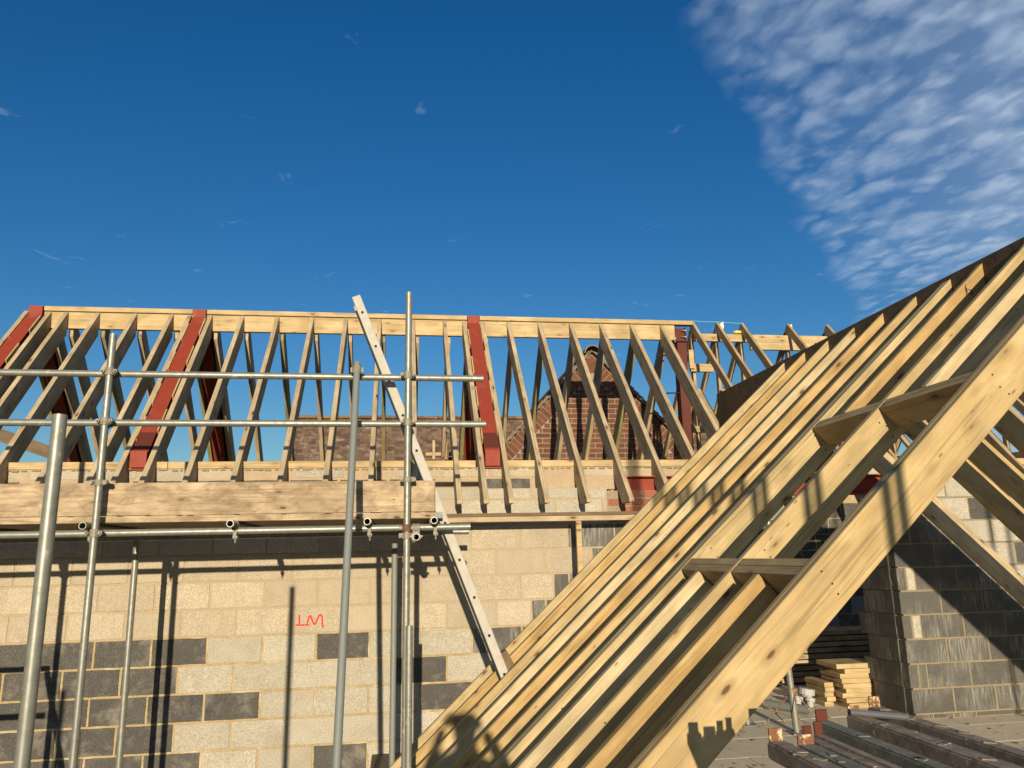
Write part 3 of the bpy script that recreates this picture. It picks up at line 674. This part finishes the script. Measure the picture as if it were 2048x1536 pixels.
# ------------------------------------------------------------------ brick gable house behind
hs_ = thing('gabled_house', 'brown brick house with a tiled gable behind the open roof', 'house', (2.84, 10.9, 0))
YG = 10.90; AX, AZ = 2.846, 4.535; SL = 1.04
CH = .0734; rngb = random.Random(11)
bmesh_cache = {}
def gbrick(L, H):
    k = (round(L, 2), round(H, 3))
    if k not in bmesh_cache:
        me = boxmesh('brick', k[0], .10, H, .003); me.materials.append(BRK); bmesh_cache[k] = me
    return bmesh_cache[k]
VB = .205                                                   # width of the sloping brick border
z = 2.88
row = 0; cnt = 0
while z < AZ - .3:
    zc = z + CH / 2
    half = (AZ - zc) / SL - VB * math.hypot(1, 1 / SL) - .02
    if half > .06:
        xl, xr_ = AX - half, AX + half
        x = AX - 3 + (.12 if row % 2 else 0)
        while x < xr_:
            a, b = max(x, xl), min(x + .2215, xr_)
            if b - a > .035:
                o = link('brick', gbrick(b - a - .012, CH - .013), None, hs_); place(o, Matrix.Translation(((a + b) / 2, YG + .05 + rngb.uniform(-.003, .003), zc))); cnt += 1
            x += .2215
    z += CH; row += 1
th = math.atan(SL)
for sg in (-1, 1):
    q = .06
    while q < 2.45:
        p = Vector((AX, 0, AZ)) + Vector((sg * math.cos(th), 0, -math.sin(th))) * q + Vector((-sg * math.sin(th), 0, -math.cos(th))) * (VB / 2 + .01)
        if p.z > 2.8:
            o = link('brick', gbrick(.068, VB - .02), None, hs_)
            place(o, frame((p.x, YG + .05, p.z), (sg * math.cos(th), 0, -math.sin(th)), (0, 1, 0)))
        q += .079
bm = bmesh.new(); pr = [(AX - 2.6, -.6), (AX + 2.6, -.6), (AX + 2.6, AZ - 2.6 * SL - .01), (AX, AZ - .012), (AX - 2.6, AZ - 2.6 * SL - .01)]
a = [bm.verts.new((x, YG + .008, z)) for x, z in pr]; b = [bm.verts.new((x, YG + .20, z)) for x, z in pr]
bm.faces.new(a); bm.faces.new(b[::-1])
for i in range(5): bm.faces.new((a[i], b[i], b[(i + 1) % 5], a[(i + 1) % 5]))
bmesh.ops.recalc_face_normals(bm, faces=bm.faces)
o = link('gable_wall', mesh(bm, 'gable_wall'), MORTG, hs_); place(o, Matrix())
# verge and roof tiles of the gable
TM = boxmesh('verge_tile', .165, .20, .016, .003); TM.materials.append(VTILE)
for sg in (-1, 1):
    q = .02; j = 0
    while q < 2.5:
        dirv = Vector((sg * math.cos(th), 0, -math.sin(th))); nv = Vector((sg * math.sin(th), 0, math.cos(th)))
        for lay in range(2):
            p = Vector((AX, YG + .02 + rngb.uniform(-.008, .008), AZ)) + dirv * (q + .05 + lay * .04) + nv * (.014 + lay * .022)
            if p.z > 2.7:
                o = link('verge_tile', TM, None, hs_); m = frame(p, dirv, (0, 1, 0)); place(o, m @ Matrix.Rotation(R(9 * -1), 4, 'Y'))
        q += .105; j += 1
    bm = bmesh.new()                                        # plane tiles covering the slope behind
    for r_ in range(24):
        for c_ in range(34):
            p = dirv * (.06 + r_ * .105) + nv * (.036 + rngb.uniform(0, .006)); m = frame((AX + p.x, YG + .20 + c_ * .166 + (.083 if r_ % 2 else 0), AZ + p.z), dirv, (0, 1, 0)) @ Matrix.Rotation(R(-6), 4, 'Y')
            bmesh.ops.create_cube(bm, size=1, matrix=m @ Matrix.Diagonal((.165, .162, .014, 1)))
    o = link('roof_tiles', mesh(bm, 'roof_tiles'), TILE, hs_); place(o, Matrix()); o['kind'] = 'stuff'
for j in range(17):                                          # half-round ridge tiles
    bm = bmesh.new(); n = 10
    for rr_, nm in ((.13, 0), (.112, 1)): pass
    o_ = [[bm.verts.new((.13 * math.cos(math.pi * i / n), y, .13 * math.sin(math.pi * i / n))) for i in range(n + 1)] for y in (0, .33)]
    i_ = [[bm.verts.new((.112 * math.cos(math.pi * i / n), y, .112 * math.sin(math.pi * i / n))) for i in range(n + 1)] for y in (0, .33)]
    for i in range(n):
        bm.faces.new((o_[0][i], o_[0][i + 1], o_[1][i + 1], o_[1][i])); bm.faces.new((i_[0][i], i_[1][i], i_[1][i + 1], i_[0][i + 1])); bm.faces.new((o_[0][i], i_[0][i], i_[0][i + 1], o_[0][i + 1]))
    o = link('ridge_tile', mesh(bm, 'ridge_tile'), VTILE, hs_); place(o, Matrix.Translation((AX, YG - .09 + j * .335, AZ - .025)))
# main roof of the house: tiles facing the viewpoint, left of the gable
RY, RZ, EY, EZ = 17.5, 4.690, 14.6, 2.26
dv = Vector((0, EY - RY, EZ - RZ)); LN = dv.length; dv.normalize(); nv = Vector((0, dv.z, -dv.y)); nv = nv if nv.z > 0 else -nv
bm = bmesh.new()
for r_ in range(int(LN / .105)):
    for c_ in range(62):
        x = -2.26 + c_ * .168 + (.084 if r_ % 2 else 0)
        p = Vector((x + .08, RY, RZ)) + dv * (.06 + r_ * .105) + nv * (rngb.uniform(0, .006))
        if x > 7.6: continue
        m = frame(p, dv, (-1, 0, 0)) @ Matrix.Rotation(R(-9 + rngb.uniform(-3, 3)), 4, 'Y')
        bmesh.ops.create_cube(bm, size=1, matrix=m @ Matrix.Diagonal((.165, .156, .020, 1)))
o = link('roof_tiles', mesh(bm, 'roof_tiles'), TILE, hs_); place(o, Matrix()); o['kind'] = 'stuff'
bm = bmesh.new(); v = [bm.verts.new(p) for p in ((-2.24, RY, RZ - .03), (7.6, RY, RZ - .03), (7.6, EY, EZ - .03), (-2.24, EY, EZ - .03))]; bm.faces.new(v)
v = [bm.verts.new(p) for p in ((-2.24, RY + .02, RZ - .03), (-2.24, 20.4, EZ), (7.6, 20.4, EZ), (7.6, RY + .02, RZ - .03))]; bm.faces.new(v)
o = link('roof_underlay', mesh(bm, 'roof_underlay'), BLACKP, hs_); place(o, Matrix())
for j in range(22):
    x = -2.28 + j * .45
    if x > 7.3: break
    bm = bmesh.new(); addbox(bm, (0, 0, 0), (.444, .21, .05)); addbox(bm, (0, 0, .034), (.444, .11, .03)); bmesh.ops.bevel(bm, geom=list(bm.edges), offset=.008, segments=1, affect='EDGES')
    o = link('ridge_tile', mesh(bm, 'ridge_tile'), TILEY if j < 2 or rngb.random() < .12 else TILE, hs_); place(o, Matrix.Translation((x + .22, RY + rngb.uniform(-.01, .01), RZ + .012 + rngb.uniform(-.004, .004))))
box('house_wall', -2.1, 7.4, 14.9, 20.1, -.6, 2.3, BRK, hs_, 0); box('house_wall', .5, 5.2, 11.1, 14.9, -.6, 2.1, BRK, hs_, 0)

# ------------------------------------------------------------------ rear wall of the main building
rw = thing('rear_block_wall', 'rear block wall in shade behind the opening', 'wall', (5, 10.7, 0))
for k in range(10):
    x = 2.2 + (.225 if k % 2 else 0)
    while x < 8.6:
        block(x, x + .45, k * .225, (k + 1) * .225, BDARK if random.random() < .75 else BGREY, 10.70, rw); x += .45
box('mortar', -5.0, 9.3, 10.706, 10.795, 0, 2.416, MORT, rw, 0)

# ------------------------------------------------------------------ timber, props and odds and ends inside the opening
zst = 0.0
stk = ('lowest', 'second from the floor', 'third from the floor', 'fourth from the floor', 'fifth from the floor', 'sixth from the floor', 'seventh from the floor', 'second from the top', 'topmost')
for i in range(9):
    dx = random.uniform(-.035, .035) + (.035 if i < 2 else 0); dy = random.uniform(-.02, .02)
    x0 = 4.53 + dx + (.0 if i != 8 else -.03)
    b = box('cut_timber', x0, x0 + .455 + random.uniform(-.02, .02), 7.80 + dy, 8.20 + dy, zst + .001, zst + .0475, WRIDGE)
    tag(b, 'pale cut timber in the neat stack beside the dark pier, ' + stk[i], 'timber', 'cut timbers stacked beside the pier'); zst += .0475
zst = 0.0
for i in range(5):
    x0 = 4.41 + random.uniform(-.03, .03)
    b = box('timber_offcut', x0, x0 + .10, 7.94, 8.30 + random.uniform(-.05, .05), zst + .001, zst + .046, WRIDGE)
    tag(b, 'short timber offcut against the stack of cut timbers, %s from the floor' % ('first', 'second', 'third', 'fourth', 'fifth')[i], 'offcut', 'offcuts beside the timber stack'); zst += .047
zl = .03
for L in range(9):
    for q in range(2):
        x0 = 2.7 + random.uniform(-.25, .25); y = 9.22 + q * .24 + random.uniform(-.01, .01)
        b = box('stored_board', x0, x0 + 4.3, y, y + .21, zl, zl + .052, WBOARD if L % 3 else WRAFT)
        tag(b, 'long brown stored board, %s row of the dark pile, layer %s from the floor' % (('front', 'back')[q], ('one', 'two', 'three', 'four', 'five', 'six', 'seven', 'eight', 'nine')[L]), 'board', 'boards stored in the dark against the rear wall')
    zl += .066
for x, w_ in ((3.2, 'end of the stored boards behind the front rafter'), (4.6, 'middle of the stored boards'), (6.0, 'end of the stored boards behind the pier')):
    tag(box('bearer', x, x + .07, 9.20, 9.70, .0, .029, WRAFT), 'thin timber bearer under the ' + w_, 'bearer', 'bearers under the stored boards')
def prop(x, y, h, lab, lean=0):
    t = thing('steel_prop', lab, 'prop', (x, y, 0))
    tube('outer_tube', (x, y, .006), (x + lean * .6, y, h * .6), GALV, t, .030); tube('inner_tube', (x + lean * .6, y, h * .58), (x + lean, y, h - .006), GALV, t, .024)
    box('base_plate', x - .075, x + .075, y - .075, y + .075, .001, .008, GALVD, t, .001)
    bm = bmesh.new(); addring(bm, (0, 0, 0), (0, 0, 1), .024, .043, .03); addcyl(bm, (-.09, 0, .02), (.09, 0, .02), .007, 8)
    c = link('collar', mesh(bm, 'collar'), COUPR, t); place(c, Matrix.Translation((x + lean * .6, y, h * .6)))
    return t
prop(3.53, 6.93, 2.10, 'galvanised steel prop standing beneath the wing roof, a thin tripod at its foot', -.10)
prop(3.255, 7.34, 2.10, 'galvanised steel prop just inside the wall line behind the big front rafter', -.02)
bm = bmesh.new()
for a in (.25, 2.3, 4.4): addcyl(bm, (3.53, 6.93, .36), (3.53 + .33 * math.cos(a), 6.93 + .33 * math.sin(a), .006), .0045, 6)
addring(bm, (3.53, 6.93, .36), (0, 0, 1), .030, .040, .03)
tag(link('prop_tripod', mesh(bm, 'prop_tripod'), RUST), 'thin rod tripod clipped round the foot of the steel prop', 'tripod')
bm = bmesh.new()
for a in (-.15, 2.0, 4.2): addcyl(bm, (3.255, 7.34, .36), (3.255 + .36 * math.cos(a), 7.34 + .36 * math.sin(a), .006), .0045, 6)
addring(bm, (3.255, 7.34, .36), (0, 0, 1), .030, .040, .03)
tag(link('prop_tripod', mesh(bm, 'prop_tripod'), RUST), 'dark rod tripod spread round the prop behind the front rafter', 'tripod')
tag(tube('waste_pipe', (3.45, 8.55, .045), (4.02, 7.62, .045), GALVD, None, .042, .004), 'grey pipe lying on the floor behind the steel prop', 'pipe')
for (x, y, s, lab) in ((4.30, 8.15, .10, 'pale grey pipe fitting lying left of the timber stack'), (4.14, 8.05, .065, 'small grey elbow fitting lying on the floor near the pipe'), (4.24, 7.98, .06, 'flat grey fitting lying close to the timber offcuts')):
    bm = bmesh.new(); addcyl(bm, (x, y, 0.001), (x, y, s * .9), s * .55, 14); addcyl(bm, (x, y, s * .9), (x + .01, y, s * 1.5), s * .82, 14)
    tag(link('pipe_fitting', mesh(bm, 'pipe_fitting'), GPLAS), lab, 'pipe fitting')

# ------------------------------------------------------------------ steel trestle bars stacked close to the viewpoint
sup = thing('bar_stand', 'timber stand carrying the stacked steel bars', 'stand', (1.25, 1.3, 0))
box('cross_bearer', .85, 1.95, 1.42, 1.49, 1.006, 1.054, WRAFT, sup); box('cross_bearer', .85, 1.95, .40, .47, 1.006, 1.054, WRAFT, sup)
for x in (.9, 1.85):
    for y in (1.455, .435): box('leg', x, x + .07, y - .03, y + .03, 0, 1.005, WRAFT, sup)
def bar(x, yend, z, w, mat, pm, lab, plate=True, h=.045, ph=.031, pw=None):
    t = thing('steel_bar', lab, 'steel bar', (x, .9, z), 'steel bars stacked on the stand')
    bm = bmesh.new(); L = yend - .25
    addbox(bm, (0, .25 + L / 2, h / 2), (w, L, h)); bmesh.ops.bevel(bm, geom=list(bm.edges), offset=.005, segments=2, affect='EDGES')
    for q in range(5): addbox(bm, (random.uniform(-.3, .3) * w, yend - random.uniform(.05, .7), h), (w * .3, .03, .004), Matrix.Rotation(random.uniform(0, 3), 3, 'Z'))
    o = link('box_section', mesh(bm, 'box_section'), mat, t); place(o, Matrix.Translation((x, 0, z)))
    pw = pw or w * .72
    if plate: box('end_plate', x - pw / 2, x + pw / 2, yend - .006, yend + .001, z + h - .006, z + h + ph, pm, t, .001)
    return t
bar(1.006, 2.10, 1.055, .052, RUSTD, RUST, 'dark rusty steel bar at the left of the stack, end plate flaked yellow')
bar(1.062, 2.045, 1.055, .052, GRNP, RUST, 'steel bar caked with mortar, second in the stack', ph=.024, pw=.045)
bar(1.108, 2.12, 1.055, .034, RUSTD, REDDK, 'splattered steel bar with a dull red end plate', ph=.028)
bar(1.143, 2.125, 1.058, .032, RUSTD, REDDK, 'splattered steel bar with a taller red end plate', ph=.033)
bar(1.252, 2.30, 1.055, .050, GRNP, REDDK, 'dark green steel bar with a plain brown end plate')
bar(1.392, 2.36, 1.055, .052, RUSTD, RUST, 'rusty steel bar carrying the short bright tube', ph=.024)
bar(1.449, 2.30, 1.055, .046, GRNP, RUST, 'green steel bar lying between two rusty ones', False, h=.030)
bar(1.520, 2.45, 1.055, .052, RUSTD, RUST, 'long rusty steel bar at the right of the stack')
tag(tube('short_tube', (1.372, 2.335, 1.110), (1.485, 2.225, 1.110), BOLT, None, .0095, .0015, 14), 'short bright steel tube lying across the rusty bars', 'tube')

# ------------------------------------------------------------------ scaffold and person behind the viewpoint (their shadows fall into view)
rear = thing('rear_scaffold', 'tall tube scaffold whose paired uprights cast striped shadows on the wing rafters', 'scaffold', (1.7, -1.2, 0))
for x in (1.652, 1.715, 5.36, 5.55): tube('standard', (x, -1.2, 0), (x, -1.2, 4.6), GALV, rear)
tube('ledger', (1.3, -1.26, .5), (6.2, -1.26, .5), GALV, rear)
left = thing('side_scaffold', 'low tube scaffold whose rails and brace shade the dark blocks', 'scaffold', (-3.2, 3.0, 0))
for x, h in ((-3.02, 1.44), (-2.88, 1.12)): tube('standard', (x, 2.4, -.62), (x, 2.4, h), GALV, left)
tube('guard_rail', (-6.0, 5.46, 1.075), (-2.93, 5.46, 1.07), GALV, left); tube('guard_rail', (-6.0, 5.46, .72), (-2.93, 5.46, .71), GALV, left); tube('brace', (-2.95, 5.44, 1.05), (-2.70, 5.44, .05), GALV, left)

# the person whose shadow falls across the rafters: one skinned figure, arms raised to the phone
def skin_body(name, verts, edges, radii, mat, root=0, sub=2):
    me = bpy.data.meshes.new(name); me.from_pydata(verts, edges, []); o = link(name, me, mat)
    md = o.modifiers.new('skin', 'SKIN'); md.use_smooth_shade = True
    sv = me.skin_vertices[0].data
    for v, r in zip(sv, radii): v.radius = (r, r)
    sv[root].use_root = True
    ss = o.modifiers.new('sub', 'SUBSURF'); ss.levels = sub; ss.render_levels = sub
    return o
per = thing('person', 'person in a navy jacket holding up a phone, shadow falling across the lower rafters', 'person', (.05, -.42, 0))
PX, PY = .05, -.42
V = [(0, 0, .86), (0, 0, 1.02), (0, .01, 1.20), (0, 0, 1.33), (0, .02, 1.40), (0, .03, 1.47), (0, .03, 1.56)]
Rr = [.145, .135, .155, .125, .052, .085, .075]
E_ = [(0, 1), (1, 2), (2, 3), (3, 4), (4, 5), (5, 6)]
for sg in (-1, 1):
    b = len(V); V += [(sg * .10, 0, .80), (sg * .11, .02, .46), (sg * .115, -.01, .09), (sg * .13, .14, .045)]; Rr += [.095, .062, .046, .038]; E_ += [(0, b), (b, b + 1), (b + 1, b + 2), (b + 2, b + 3)]
    b = len(V); V += [(sg * .18, 0, 1.32), (sg * .30, .10, 1.12), (sg * .13, .30, 1.47)]; Rr += [.062, .046, .032]; E_ += [(3, b), (b, b + 1), (b + 1, b + 2)]
body = skin_body('body', V, E_, Rr, CLOTH1); body.parent = per
for sg in (-1, 1):                                          # hands: a palm and five separate bent fingers round the phone
    c = Vector((sg * .095, .335, 1.50)); hv, he, hr = [(sg * .125, .305, 1.475), tuple(c)], [(0, 1)], [.030, .030]
    for k in range(5):
        b = len(hv); z = 1.475 + k * .019
        if k < 4: p1 = (sg * .090, .372, z); p2 = (sg * .070, .388, z + .002); p3 = (sg * .045, .388, z + .002)
        else: p1 = (sg * .098, .322, 1.53); p2 = (sg * .080, .330, 1.555); p3 = (sg * .055, .336, 1.56)
        hv += [p1, p2, p3]; hr += [.0095, .009, .008]; he += [(1, b), (b, b + 1), (b + 1, b + 2)]
    h = skin_body('hand', hv, he, hr, SKIN, 1, 1); h.parent = per
bm = bmesh.new(); bmesh.ops.create_uvsphere(bm, u_segments=20, v_segments=14, radius=1, matrix=Matrix.Translation((0, .01, 1.545)) @ Matrix.Diagonal((.086, .104, .075, 1)))
for f in bm.faces: f.smooth = True
link('hair', mesh(bm, 'hair'), HAIR, per)
bm = bmesh.new(); addbox(bm, (0, 0, 0), (.150, .008, .074)); bmesh.ops.bevel(bm, geom=list(bm.edges), offset=.003, segments=2, affect='EDGES')
ph = link('phone', mesh(bm, 'phone'), BLACKP); ph.location = (PX, PY + .376, 1.515); tag(ph, 'black phone held sideways in both hands of the person', 'phone')

# scraps of wood and mortar trodden over the floor
bm = bmesh.new(); rr = random.Random(21)
for _ in range(420):
    x, y = rr.uniform(2.2, 6.5), rr.uniform(4.6, 8.6); L = rr.uniform(.008, .035)
    addbox(bm, (x, y, .002 + L * .08), (L, L * rr.uniform(.2, .9), L * .2), Matrix.Rotation(rr.uniform(0, 3.1), 3, 'Z') @ Matrix.Rotation(rr.uniform(-.15, .15), 3, 'X'))
o = tag(link('floor_debris', mesh(bm, 'floor_debris'), VTILE), 'small scraps of timber and mortar scattered over the floor', 'debris'); o['kind'] = 'stuff'

bm = bmesh.new(); addcyl(bm, (0, -.0012, 0), (0, .0012, 0), .0042, 8); NM = mesh(bm, 'nail_head'); NM.materials.append(HOLE)
for yf, ss in ((2.8508, (s_up + .02, s_lo + .04, .25, 3.9)), (4.2058, (s_up + .10, s_lo - .12, 3.6)), (3.5498, (s_up + .12, s_lo - .10, 3.5))):
    for s_ in ss:
        for q in (-.045, -.10, -.145):
            p = Vector((WX, 0, WZ)) + Vector((-wc, 0, -ws)) * (s_ + random.uniform(-.012, .012)) + Vector((-ws, 0, wc)) * (q + random.uniform(-.01, .01))
            o = link('nail_head', NM, None, wing); place(o, Matrix.Translation((p.x, yf, p.z)))
